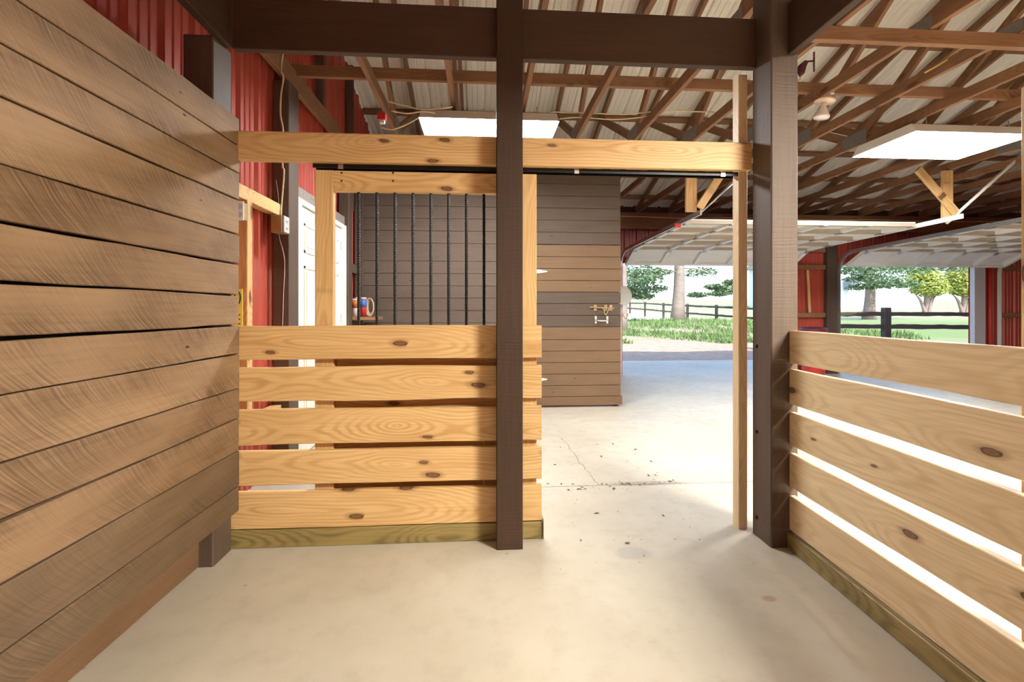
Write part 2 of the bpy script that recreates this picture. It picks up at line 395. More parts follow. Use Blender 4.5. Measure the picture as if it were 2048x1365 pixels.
# purlins
ORD = ['first', 'second', 'third', 'fourth', 'fifth', 'sixth', 'seventh', 'eighth', 'ninth', 'tenth', 'eleventh', 'twelfth', 'thirteenth', 'fourteenth', 'fifteenth', 'sixteenth', 'seventeenth', 'eighteenth', 'nineteenth', 'twentieth']
n = Vector((0, PITCH, 1)).normalized()
for i in range(9):
    v = 7.75 - .595*i
    z = roof_z(v) + .1 + .02
    o = beam('roof_purlin', (WL+.02, v, z), (UR-.3, v, z), .088, .036, M['truss'], up=n)
    tag(o, f'brown roof purlin lying on the rafters, {ORD[i]} up from the garage door eave', 'purlin', 'roof purlins')
# trusses
def truss(i, u):
    t = thing('roof_truss', f'brown wooden roof truss, {ORD[i]} from the red gable wall', 'roof truss', (u, RDG, ZC), 'roof trusses')
    T = .038
    x0, x1 = 2*RDG-EV, EV
    beam('bottom_chord', (u, x0, ZC+.0445), (u, x1, ZC+.0445), T, .089, M['truss'], t)
    for sgn in (1, -1):
        ve = EV if sgn > 0 else x0
        beam('top_chord', (u, ve, roof_z(ve)+.05), (u, RDG+.03*sgn, roof_z(RDG)+.04), T, .092, M['truss'], t)
        nd = RDG + sgn*2.6
        for (va, vb) in ((nd-.12*sgn, RDG+.16*sgn), (nd+.05*sgn, RDG+sgn*3.8)):
            za, zb = ZC+.089, roof_z(vb)-.0
            beam('web', (u, va, za), (u, vb, zb), T-.002, .085, M['truss'], t, up=Vector((0, -sgn if va > vb else sgn, 1)))
        bm = bmesh.new()
        for du in (-.021, .019): add_box(bm, (u+du, nd-.19, ZC+.01), (u+du+.002, nd+.12, ZC+.14))
        obj('truss_plate', bm, M['plate'], t)
        if sgn > 0:
            bm = bmesh.new()
            for du in (-.021, .019): add_box(bm, (u+du, 2.62, ZC+.008), (u+du+.002, 2.86, ZC+.082))
            obj('truss_plate', bm, M['plate'], t)
TU = [-.85 + .605*k for k in range(18)]
for i, u in enumerate(TU): truss(i, u)
# longitudinal braces on and under the truss chords
tag(beam('truss_brace', (WL+.04, 3.68, ZC+.135), (UR-.3, 3.68, ZC+.135), .038, .09, M['truss']), 'long brown board lying on the truss chords above the fluorescent lights', 'brace')
tag(beam('truss_brace', (1.72, 2.66, ZC-.047), (UR-.3, 2.66, ZC-.047), .04, .088, M['truss']), 'brown board nailed under the trusses right of the doorway post', 'brace')
# ------------------------------------------------------------------ stall front
# left plank partition
def lw(v, z, off=0.): return Vector((-1.205 - .023*(2.345-v) - off, v, z))
t = thing('plank_partition', 'weathered brown rough-sawn plank partition along the left of the stall', 'partition', lw(1, 0))
zs = [2.142, 2.006, 1.870, 1.734, 1.561, 1.4175, 1.262, 1.113, .970, .799, .651, .490, .315, .188]
for i in range(13):
    hi, lo = zs[i], zs[i+1]
    g = (.004, .004, .006, .007, .005, .010, .009, .008, .004, .006, .006, .003, .004)[i]
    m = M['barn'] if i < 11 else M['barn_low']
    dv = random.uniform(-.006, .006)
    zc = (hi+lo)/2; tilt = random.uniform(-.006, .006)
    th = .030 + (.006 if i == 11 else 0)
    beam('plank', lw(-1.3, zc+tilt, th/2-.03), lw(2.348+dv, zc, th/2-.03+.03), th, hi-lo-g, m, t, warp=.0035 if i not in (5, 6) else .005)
o = box('gap_shade_sheet', (-1.345, -1.3, .2), (-1.30, 2.185, 2.0), M['dark'], t)  # added dark sheet, blackens the plank gaps in place of shade
beam('sill_plank', lw(-1.3, .068, .115), lw(2.205, .068, .115), .04, .135, M['sill'], t, warp=.004)
tag(upright('corner_post', (-1.375, 2.19, 0), (-1.240, 2.345, 2.46), M['post'], bev=.005), 'dark brown square post at the left end of the plank partition', 'post')
# tie beams
tag(beam('tie_beam', (-1.2135, 2.32, 2.592), (1.437, 2.32, 2.592), .038, .255, M['dark'], warp=.002), 'dark brown tie beam crossing the stall front overhead', 'beam')
tag(beam('tie_beam', (-1.235, -1.3, 2.592), (-1.235, 2.30, 2.592), .042, .255, M['dark']), 'dark brown overhead beam running along the left plank partition', 'beam')
tag(beam('tie_beam', (1.545, -1.3, 2.592), (1.545, 2.178, 2.592), .04, .255, M['dark']), 'dark brown overhead beam running back above the right board fence', 'beam')
# posts
tag(upright('support_post', (.072, 2.25, 0), (.203, 2.298, 2.93), M['dark'], bev=.004), 'dark brown post standing in the middle of the stall front', 'post')
tag(upright('support_post', (1.440, 2.18, 0), (1.582, 2.340, 2.90), M['post'], bev=.006), 'brown weathered post right of the doorway', 'post')
t = bpy.data.objects['support_post.001']
for z in (1.0, .55, .10): lathe('bolt', [(.011, 0), (.009, .006), (.003, .008)], (1.440, 2.30, z), M['black'], t, 10, Vector((-1, 0, 0)))
# header, jamb, track
tag(beam('header_board', (-1.237, 2.357, 2.006), (1.438, 2.357, 2.010), .034, .146, M['pine'], warp=.001), 'new pine header board crossing above the half wall and doorway', 'board')
tag(upright('door_jamb', (1.388, 2.378, 0), (1.437, 2.44, 2.465), M['pine_pale'], bev=.003), 'pale pine jamb standing against the right doorway post', 'jamb')
t = thing('sliding_door_track', 'black steel track hanging under the pine header board', 'track', (.3, 2.40, 1.93))
bm = bmesh.new()
add_box(bm, (-.86, 2.380, 1.934), (1.385, 2.430, 1.937)); add_box(bm, (-.86, 2.380, 1.915), (1.385, 2.383, 1.934)); add_box(bm, (-.86, 2.427, 1.915), (1.385, 2.430, 1.934))
obj('track_channel', bm, M['black'], t)
for u in (-.72, .5, 1.3):
    box('track_bracket', (u-.012, 2.376, 1.90+.01), (u+.012, 2.3795, 1.95), M['galv'], t, bev=0)
# front half wall
t = thing('board_fence', 'pine board half wall left of the doorway, five boards behind the dark centre post', 'fence', (-.5, 2.36, 0))
fz = [(1.110, .940), (.903, .731), (.690, .514), (.482, .312), (.278, .094)]
for i, (a, b) in enumerate(fz):
    beam('fence_board', (-1.37, 2.364, (a+b)/2), (.31, 2.364, (a+b)/2), .030, a-b, M['pine'], t, warp=.006 if i in (1, 2) else .003)
beam('sill_board', (-1.37, 2.366, .0445), (.315, 2.366, .0445), .04, .089, M['treated'], t, warp=.002)
o = box('end_bracket', (.3165, 2.335, .005), (.3195, 2.385, .105), M['galv'], t, bev=0); o['label'] = 'galvanised end bracket'
# barred sliding door
t = thing('sliding_stall_door', 'sliding pine stall door with black vertical bars, behind the half wall', 'stall door', (-.28, 2.405, .02))
DV0, DV1 = 2.386, 2.424
for a, b in ((-.852, -.760), (.196, .288)):
    beam('stile', ((a+b)/2, 2.405, .02), ((a+b)/2, 2.405, 1.905), b-a, .038, M['pine'], t, up=Vector((0, -1, 0)))
beam('top_rail', (-.760, 2.405, 1.852), (.196, 2.405, 1.852), .038, .105, M['pine'], t)
for x in (683, 786):
    for y in (346, 362):
        c = at_v(x, y, 2.386); lathe('screw', [(.006, 0), (.005, .002)], (c.x, 2.3862, c.z), M['ink'], t, 8, Vector((0, -1, 0)))
beam('middle_rail', (-.760, 2.405, 1.045), (.196, 2.405, 1.045), .038, .09, M['pine'], t)
beam('bottom_rail', (-.760, 2.405, .07), (.196, 2.405, .07), .038, .09, M['pine'], t)
bm = bmesh.new(); u = -.85
for w in (.145, .14, .15, .14, .145, .14, .137, .135):
    add_box(bm, (u, 2.4255, .03), (u+w-(.003 if abs(w-.137) < 1e-6 else .0006), 2.437, 1.10)); u += w
o = obj('lower_panel', bm, M['pine'], t)
for k in range(9):
    u = -.638 + .0927*k
    pts = []; rr = []; zz = 1.06
    while zz < 1.815:
        pts.append((u, 2.408, zz)); rr.append(.0074); pts.append((u, 2.408, zz+.007)); rr.append(.0074)
        pts.append((u, 2.408, zz+.0085)); rr.append(.0092); pts.append((u, 2.408, zz+.011)); rr.append(.0092)
        zz += .0125
    bm = bmesh.new(); add_tube(bm, pts, rr, 8); obj('bar', bm, M['black'], t)
# right fence
def rw(v, z, off=0.): return Vector((1.532 - .052*(2.178-v) + off, v, z))
t = thing('board_fence', 'pale pine board half wall along the right side of the stall', 'fence', rw(1, 0))
rz = [(1.086, .924), (.893, .719), (.680, .514), (.474, .308), (.263, .092)]
for i, (a, b) in enumerate(rz):
    beam('fence_board', rw(-.7, (a+b)/2, .016), rw(2.176, (a+b)/2, .016), .030, a-b, M['pine_pale'], t, warp=.003)
beam('sill_board', rw(-.7, .0405, .012), rw(2.176, .0405, .012), .045, .081, M['treated'], t, warp=.002)
p = rw(1.17, 0, .036)
o = upright('stud', (p.x+.014, 1.11, 0), (p.x+.085, 1.198, 1.82), M['pine_pale'], t); o['label'] = 'upright pine stud behind the boards'
random.seed(8)
bm = bmesh.new()
for k in range(150):
    if k < 70: u, v = random.gauss(.95, .3), random.gauss(3.03, .035)
    else: u, v = random.uniform(.33, 1.36), random.uniform(2.05, 4.0)
    if not .33 < u < 1.38: continue
    sz_ = random.choice((.004, .005, .006, .008, .014)) if k < 140 else .02
    a = random.uniform(0, 6.28); c = Vector((u, v, .002))
    x, y = Vector((math.cos(a), math.sin(a), .2))*sz_, Vector((-math.sin(a), math.cos(a), .3))*sz_*.5
    bm.faces.new([bm.verts.new(c+d) for d in (x, y, -x*.9+Vector((0, 0, .003)), -y+Vector((0, 0, .002)))])
me = bpy.data.meshes.new('floor_debris'); bm.to_mesh(me); bm.free()
tag(link('floor_debris', me, M['maroon_leaf']), 'small dry leaf bits scattered on the floor in the doorway', 'leaves', kind='stuff')
# ------------------------------------------------------------------ gable wall side (left)
tag(upright('support_post', (-1.515, 3.41, 0), (-1.40, 3.585, 2.86), M['post'], bev=.004), 'grey-brown wall post with a cable, left of the cream door', 'post')
tag(upright('support_post', (-1.515, 4.93, 0), (-1.41, 5.06, 2.9), M['post'], bev=.004), 'grey-brown wall post right of the cream door', 'post')
for v0, v1, z, hh, m, lb in ((2.35, 3.405, 1.91, .085, 'pine', 'light wooden wall girt left of the cream door, behind the partition end'),
                            (3.59, 4.925, 2.13, .09, 'truss_grey', 'greyish girt above the cream door'),
                            (5.065, 5.44, 1.66, .10, 'post', 'dark girt between the wall post and the brown plank wall'),
                            (2.35, 3.405, .46, .085, 'pine', 'low wooden wall girt seen through the half wall gap'),
                            ):
    tag(beam('wall_girt', (-1.485, v0, z), (-1.485, v1, z), .068, hh, M[m]), lb, 'girt')
tag(beam('wall_plate', (-1.465, 2.35, 2.98), (-1.465, 4.75, 2.98), .04, .15, M['truss']), 'brown plate board high on the red wall, ending left of the light', 'board')
tag(upright('wall_stud', (-1.515, 2.89, .51), (-1.435, 2.955, 1.866), M['pine']), 'light upright stud on the red wall beside the partition end', 'stud')
for i, v in enumerate((4.25, 5.2, 6.3)):
    tag(upright('gable_stud', (-1.515, v, 3.06 if v < 4.8 else 2.3), (-1.44, v+.045, roof_z(v)+.05), M['post']), ('dark upright stud on the red gable, nearest the stall', 'dark upright stud on the red gable, middle of three', 'dark upright stud on the red gable, farthest from the stall')[i], 'stud')
# cream door
d = thing('door_1', 'cream panelled walk door in the red gable wall', 'door', (-1.47, 4.3, 0)); d['kind'] = 'structure'
DV = (3.74, 4.80)
bm = bmesh.new(); add_box(bm, (-1.50, DV[0], .01), (-1.455, DV[1], 2.03))
obj('door_leaf', bm, M['cream'], d)
bm = bmesh.new()
for a, b in ((3.83, 4.20), (4.33, 4.70)):
    for z0, z1 in ((.22, .85), (.98, 1.55), (1.66, 1.90)):
        for lo, hi in (((a, z0), (b, z0+.02)), ((a, z1-.02), (b, z1)), ((a, z0), (a+.02, z1)), ((b-.02, z0), (b, z1))):
            add_box(bm, (-1.4552, lo[0], lo[1]), (-1.447, hi[0], hi[1]))
        add_box(bm, (-1.4552, a+.05, z0+.05), (-1.449, b-.05, z1-.05))
obj('panel_moulding', bm, M['cream'], d)
bm = bmesh.new()
add_box(bm, (-1.50, 3.60, 0), (-1.43, 3.735, 2.075)); add_box(bm, (-1.50, 4.805, 0), (-1.43, 4.92, 2.075)); add_box(bm, (-1.50, 3.735, 2.035), (-1.43, 4.805, 2.075))
obj('door_frame', bm, M['white'], d)
o = lathe('door_knob', [(.03, 0), (.03, .006), (.012, .008), (.011, .03), (.024, .036), (.031, .05), (.024, .062), (.004, .066)], (-1.455, 3.83, .94), M['galv'], d, axis=Vector((1, 0, 0)))
for z in (.3, 1.1, 1.85): box('hinge', (-1.456, 4.795, z-.045), (-1.445, 4.812, z+.045), M['galv'], d, bev=0)
# outlet + conduit cable on the wall post
o = thing('junction_box', 'tan electrical box with a white receptacle on the wall post', 'electrical box', (-1.47, 3.36, 1.7))
a = at_v(549, 433, 3.36); b = at_v(571, 468, 3.36)
box('box_body', (a.x, 3.30, b.z), (b.x, 3.405, a.z), M['brass'], o, bev=.004)
box('receptacle', (b.x+.001, 3.31, b.z+.005), (b.x+.012, 3.40, a.z-.002), M['greyplastic'], o, bev=.003)
bm = bmesh.new()
for dz in (.035, .085):
    for dv in (-.012, .012): add_box(bm, (b.x+.012, 3.355+dv-.003, b.z+dz-.008), (b.x+.0128, 3.355+dv+.003, b.z+dz+.008))
obj('socket_slots', bm, M['ink'], o)
pts = spline([at_v(567, 100, 3.39), at_v(562, 140, 3.39), at_v(567, 155, 3.39), at_v(562, 190, 3.39), at_v(561, 230, 3.39), at_v(566, 262, 3.39), at_v(565, 330, 3.39), at_v(568, 345, 3.39), at_v(563, 410, 3.39), at_v(562, 436, 3.37)])
tag(tube('power_cable', pts, .0065, M['cablew']), 'cream cable running down the wall post into the tan box', 'cable')
pts = spline([at_v(552, 360, 3.395), at_v(557, 395, 3.395), at_v(558, 430, 3.395), at_v(558, 470, 3.395), at_v(569, 520, 3.395), at_v(567, 590, 3.395), at_v(565, 655, 3.395)])
tag(tube('thin_wire', pts, .0022, M['plastic']), 'thin white wire hanging below the tan electrical box', 'wire')
# outlet plate and yellow sign at the partition end
g = thing('wall_outlet', 'white duplex outlet peeking out past the partition end', 'outlet', (-1.40, 2.62, 1.75))
a = at_v(468, 402, 2.60); b = at_v(487, 441, 2.60)
box('cover_plate', (a.x, 2.60, b.z), (b.x, 2.608, a.z), M['plastic'], g, bev=.002)
box('outlet_box', (a.x+.004, 2.609, b.z+.006), (b.x-.004, 2.66, a.z-.006), M['brass'], g, bev=0)
bm = bmesh.new()
for k in (.3, .72): add_lathe(bm, [(.017, 0), (.017, .003)], ((a.x+b.x)/2+.005, 2.600, b.z+(a.z-b.z)*k), 16, Vector((0, -1, 0)))
obj('socket_face', bm, M['greyplastic'], g)
g = thing('caution_sign', 'yellow sign with a black mark behind the partition end', 'sign', (-1.4, 2.66, 1.2))
a = at_v(464, 578, 2.66); b = at_v(485, 652, 2.66)
box('sign_board', (a.x, 2.66, b.z), (b.x, 2.664, a.z), M['yellow'], g, bev=0)
bm = bmesh.new()
cx, cz = (a.x*.45+b.x*.55), a.z-.05
ring = [(cx+.016*math.cos(t), 2.6585, cz+.035*math.sin(t)) for t in [k*math.pi/12 for k in range(25)]]
add_tube(bm, ring, .003, 6, False)
for dz in (-.10, -.125, -.15): add_box(bm, (a.x+.012, 2.6585, cz+dz), (b.x-.012, 2.6598, cz+dz+.006))
obj('sign_print', bm, M['ink'], g)
# ------------------------------------------------------------------ brown plank wall and its door
BV = 5.50
t = thing('plank_wall', 'dark brown horizontal plank wall behind the barred stall door', 'wall', (0, BV, 0))
bm = bmesh.new(); z = .0; random.seed(4)
while z < 2.86:
    h = .148 if z < 1.8 else (.1995 if z < 1.95 else .148)
    if 1.75 < z < 1.8: h = 1.99 - z
    jb = random.uniform(-.002, .002)
    if z > 1.98: add_box(bm, (-1.50, BV+jb, z), (1.70, BV+.03, min(2.88, z+h-.005)))
    else: add_box(bm, (-1.50, BV+jb, z), (.655, BV+.03, z+h-.005))
    z += h
obj('plank_cladding', bm, M['sootbrown'], t)
bm = bmesh.new()
for u in (-1.49, -.45, .60, 1.64): add_box(bm, (u, BV+.045, 0), (u+.05, BV+.12, 2.88))
add_box(bm, (-1.50, BV+.031, 0), (.655, BV+.044, 2.88)); add_box(bm, (.655, BV+.031, 1.99), (1.69, BV+.044, 2.88))  # added dark sheets behind the planks, standing in for shade in the gaps
obj('framing_and_gap_shade', bm, M['post'], t)
upright('corner_trim', (-1.495, BV-.04, 0), (-1.40, BV-.003, 2.86), M['post'], t)
t = thing('plank_door', 'tan and brown plank door with strap hinges, right of the plank wall', 'door', (1.18, BV, .03))
zz = [.03, .135, .27, .405, .54, .675, .81, .945+.03, 1.115, 1.26, 1.405, 1.535, 1.665, 1.80, 1.985]
zz = [.025, .135, .27, .41, .55, .69, .83, .985, 1.125, 1.27, 1.41, 1.55, 1.695, 1.84, 1.985]
for nm, i0, i1, m in (('lower_planks', 0, 7, 'tanplank'), ('latch_planks', 7, 10, 'sootbrown'), ('upper_planks', 10, 14, 'tanplank')):
    bm = bmesh.new()
    for i in range(i0, i1): add_box(bm, (.662, BV-.012+random.uniform(-.002, .002), zz[i]), (1.70+(.02 if i == 0 else 0), BV+.022, zz[i+1]-.006))
    obj(nm, bm, M[m], t)
box('door_gap_shade', (.668, BV+.023, .03), (1.69, BV+.03, 1.98), M['dark'], t, bev=0)  # added sheet, its dark colour serves as shade between the door planks
for z in (1.655, .345):
    bm = bmesh.new()
    vs = [(.665, .022), (.69, .022), (.79, .006), (.79, -.006), (.69, -.022), (.665, -.022)]
    f = [bm.verts.new((u, BV-.020, z+w)) for u, w in vs]; g2 = [bm.verts.new((u, BV-.015, z+w)) for u, w in vs]
    bm.faces.new(f); bm.faces.new(g2)
    for i in range(6): bm.faces.new((f[i], f[(i+1) % 6], g2[(i+1) % 6], g2[i]))
    obj('strap_hinge', bm, M['white'], t)
q = lambda x, y: at_v(x, y, BV-.03)
bm = bmesh.new(); add_tube(bm, [q(1180, 615), q(1228, 617)], .008, 8)
add_tube(bm, spline([q(1202, 616), q(1208, 620), q(1209, 628), q(1212, 630), q(1215, 624), q(1218, 618)], 4), .006, 8)
for x in (1191, 1212, 1222):
    c = q(x, 616); add_box(bm, (c.x-.018, BV-.022, c.z-.035), (c.x+.018, BV-.016, c.z+.035))
obj('slide_bolt', bm, M['brass'], t)
bm = bmesh.new(); a, b = q(1192, 640), q(1215, 640)
add_tube(bm, spline([a, a+Vector((.01, -.04, -.008)), (a+b)/2+Vector((0, -.05, -.012)), b+Vector((-.01, -.04, -.008)), b], 5), .008, 8)
for c in (a, b): add_box(bm, (c.x-.012, BV-.022, c.z-.045), (c.x+.012, BV-.015, c.z+.045))
obj('pull_handle', bm, M['galv'], t)
# shelf with cans in the corner
sz = at_v(735, 634, 5.25).z
t = thing('corner_shelf', 'small wooden shelf in the corner by the plank wall', 'shelf', (-1.35, 5.25, sz))
box('shelf_board', (-1.52, 5.07, sz-.035), (-1.16, 5.44, sz), M['truss'], t)
box('shelf_bracket', (-1.50, 5.09, sz-.20), (-1.46, 5.42, sz-.036), M['post'], t)
def can(name, label, x, r, h, v, m, lid='galv', band=None):
    c = at_v(x, 600, v); t = thing(name, label, 'can', (c.x, v, sz))
    lathe('can_body', [(r, 0), (r, h*.5), (r, h), (r*.9, h+.002)], (c.x, v, sz+.0005), M[m], t)
    if band: lathe('can_label', [(r+.0015, h*band[1]), (r+.0015, h*band[2])], (c.x, v, sz), M[band[0]], t)
    lathe('can_lid', [(r*.97, 0), (r*.97, .012), (r*.8, .014)], (c.x, v, sz+h+.003), M[lid], t)
can('paint_can', 'orange and white paint can on the corner shelf', 712, .042, .20, 5.20, 'white', 'galv', ('orange', .5, .95))
can('spray_can', 'blue and red can beside the orange can on the shelf', 727, .034, .20, 5.17, 'redplastic', 'white', ('blue', .55, .97))
c = at_v(740, 600, 5.3); t = thing('cord_coil', 'cream cord coil standing at the right of the corner shelf', 'cord', (c.x, 5.30, sz))
for k in range(3):
    ring = [(c.x+(.045-.008*k)*math.cos(a), 5.30+.02*k-.02, sz+.11+(.10-.012*k)*math.sin(a)) for a in [j*math.pi/10 for j in range(20)]]
    bm = bmesh.new(); add_tube(bm, ring+[ring[0]], .007, 6, False); obj('cord_loop', bm, M['cablew'], t, True)
# ------------------------------------------------------------------ lamps, bulb, cables under the trusses
def lamp(label, u0, u1, v0, v1, z, dm='tube'):
    t = thing('fluorescent_light', label, 'light fixture', ((u0+u1)/2, (v0+v1)/2, z), 'fluorescent shop lights')
    bm = bmesh.new(); k = .06; h = .09; vm = (v0+v1)/2
    A = [(u0, v0, z), (u1, v0, z), (u1, v1, z), (u0, v1, z)]
    B = [(u0+.01, v0+k, z+h), (u1-.01, v0+k, z+h), (u1-.01, v1-k, z+h), (u0+.01, v1-k, z+h)]
    a = [bm.verts.new(p) for p in A]; b = [bm.verts.new(p) for p in B]
    for i in range(4): bm.faces.new((a[i], a[(i+1) % 4], b[(i+1) % 4], b[i]))
    bm.faces.new(b)
    obj('reflector', bm, M['white'], t)
    w = (v1-v0)
    for p0, p1 in ((v0+.012, v0+w*.28), (v0+w*.30, v1-.012)):
        bm = bmesh.new(); add_box(bm, (u0+.012, p0, z+.004), (u1-.012, p1, z+.012))
        obj('diffuser', bm, M[dm], t)
    for u in (u0+.18, u1-.18):
        pts = [(u, v0+k+.02, z+h), (u+.004, v0+k+.02, z+h+.03), (u-.004, v0+k+.02, z+h+.06), (u, v0+k+.02, ZC-.002 if z+h < ZC-.01 else z+h+.07)]
        tube('hanging_chain', pts, .004, M['galv'], t, 6)
lamp('bright fluorescent light above the half wall, behind the centre post', -.52, .65, 3.80, 4.20, 2.78)
lamp('bright fluorescent light at the upper right, beyond the right post', 3.85, 5.02, 3.80, 4.50, 2.78)
lamp('fluorescent light over the neighbouring bay, right of the stall', 2.15, 3.35, -.55, .15, 2.62, 'tube2')
t = thing('flood_bulb', 'unlit reflector bulb in a porcelain socket under a truss', 'bulb', at_d(1648, 205, 3.8))
c = at_d(1649, 205, 3.78)
lathe('socket_base', [(.075, 0), (.08, .012), (.066, .03), (.035, .045)], c+Vector((0, 0, .0)), M['porcelain'], t, axis=Vector((.12, -.1, 1)))
box('socket_box', (c.x-.06, c.y-.05, c.z+.05), (c.x+.055, c.y+.05, c.z+.085), M['galv'], t, bev=.008)
lathe('bulb_glass', [(.018, 0), (.02, -.03), (.055, -.10), (.062, -.118), (.055, -.13), (.01, -.134)], c+Vector((-.005, 0, 0)), M['glass'], t, axis=Vector((.12, -.1, 1)))
t = thing('pulley_hook', 'dark maroon iron pulley with a short chain under the roof', 'pulley', at_d(1610, 130, 4.2))
Q = lambda x, y: at_d(x, y, 4.2)
bm = bmesh.new(); add_tube(bm, spline([Q(1585, 142), Q(1600, 132), Q(1612, 124), Q(1628, 122)], 5), [.008]*16, 6)
add_tube(bm, [Q(1612, 124), Q(1604, 134), Q(1602, 146), Q(1600, 153)], [.02, .035, .03, .008], 10); obj('pulley_body', bm, M['maroon'], t, True)
bm = bmesh.new()
for k in range(9):
    c = Q(1628, 106+4.4*k); add_lathe(bm, [(.004, -.011), (.011, 0), (.004, .011)], c, 8, Z)
obj('chain', bm, M['maroon'], t, True)
tag(tube('power_cable', spline([Q(1601, 152), Q(1600, 159), Q(1592, 163), Q(1580, 161), Q(1575, 155)], 5), .004, M['cablew']), 'short cream cable below the maroon pulley', 'cable')
R_ = lambda x, y: at_d(x, y, 3.65)
tag(tube('power_cable', spline([R_(775, 203), R_(805, 210), R_(846, 219), R_(905, 214)]), .006, M['cablew']), 'upper cream cable from the left truss to the centre light', 'cable')
tag(tube('power_cable', spline([R_(783, 222), R_(815, 227), R_(845, 223), R_(870, 226)]), .006, M['cablew']), 'lower cream cable from the left truss to the centre light', 'cable')
tag(tube('power_cable', spline([R_(762, 255), R_(785, 259), R_(815, 248), R_(838, 235)]), .005, M['cablew']), 'cream cable drooping under the red plug to the centre light', 'cable')
W5 = lambda x, y: at_d(x, y, 4.3)
tag(tube('power_cable', spline([W5(1098, 224), W5(1175, 226), W5(1240, 229), W5(1304, 224), W5(1340, 222), W5(1440, 225)]), .006, M['cablew']), 'cream cable strung across the trusses right of the centre light, upper one', 'cable')
tag(tube('power_cable', spline([W5(1118, 238), W5(1160, 235), W5(1232, 239), W5(1298, 232), W5(1302, 225)]), .006, M['cablew']), 'cream cable strung across the trusses right of the centre light, lower one', 'cable')
Y5 = lambda x, y: at_d(x, y, 3.3)
tag(tube('power_cable', spline([Y5(1850, 145), Y5(1890, 122), Y5(1920, 98), Y5(1940, 96), Y5(1957, 92)]), .007, M['cabley']), 'yellow cable curling down from the truss board at the upper right', 'cable')
t = thing('red_plug', 'red plug box clipped to the leftmost truss', 'plug', R_(764, 235))
a, b = R_(755, 226), R_(772, 240)
box('plug_body', (a.x, a.y-.02, b.z), (b.x, a.y+.03, a.z), M['redplastic'], t, bev=.004)
box('plug_cap', (a.x+.02, a.y-.015, b.z-.03), (b.x-.01, a.y+.015, b.z-.001), M['plastic'], t, bev=.004)
# ------------------------------------------------------------------ garage wall: beam, posts, girts, doors
tag(beam('eave_beam', (1.72, 7.98, 2.785), (UR-.4, 7.98, 2.785), .05, .285, M['truss']), 'long brown eave beam above both garage doors', 'beam')
tag(tube('power_cable', spline([(1.74+.9*k, 7.945, 2.845+.012*math.sin(k*2.3)) for k in range(10)], 5), .008, M['cablew']), 'cream cable running along the eave beam above the garage doors', 'cable')
for u0, u1, m, lb in ((2.38, 2.49, 'post', 'dark wall post left of the left garage door'), (5.66, 5.72, 'white', 'white post beside the right jamb of the left garage door'), (6.40, 6.62, 'post', 'dark brown post between the two garage doors'), (9.345, 9.57, 'greyplastic', 'grey post right of the right garage door')):
    tag(upright('garage_post', (u0, 8.052, 0), (u1, 8.138, 2.63), M[m], bev=.004), lb, 'post')
for u0, u1, nm in ((5.74, 6.38, 'between the garage doors'), (9.95, 11.2, 'right of the right garage door')):
    for z, w in ((1.09, 'lower'), (1.98, 'middle'), (2.30, 'upper')):
        tag(beam('wall_girt', (u0, 8.095, z), (u1, 8.095, z), .06, .085, M['truss']), f'{w} wooden girt on the red wall {nm}', 'girt')
tag(beam('wall_batten', (6.06, 8.05, 1.14), (6.02, 8.05, 1.93), .045, .02, M['pine'], up=Vector((0, 1, 0))), 'thin slanting batten on the red panel between the garage doors', 'batten')
tag(tube('downpipe', [(9.70, 8.085, .0), (9.70, 8.085, 1.98)], .036, M['redplastic']), 'red upright pipe at the far right of the garage wall', 'pipe')
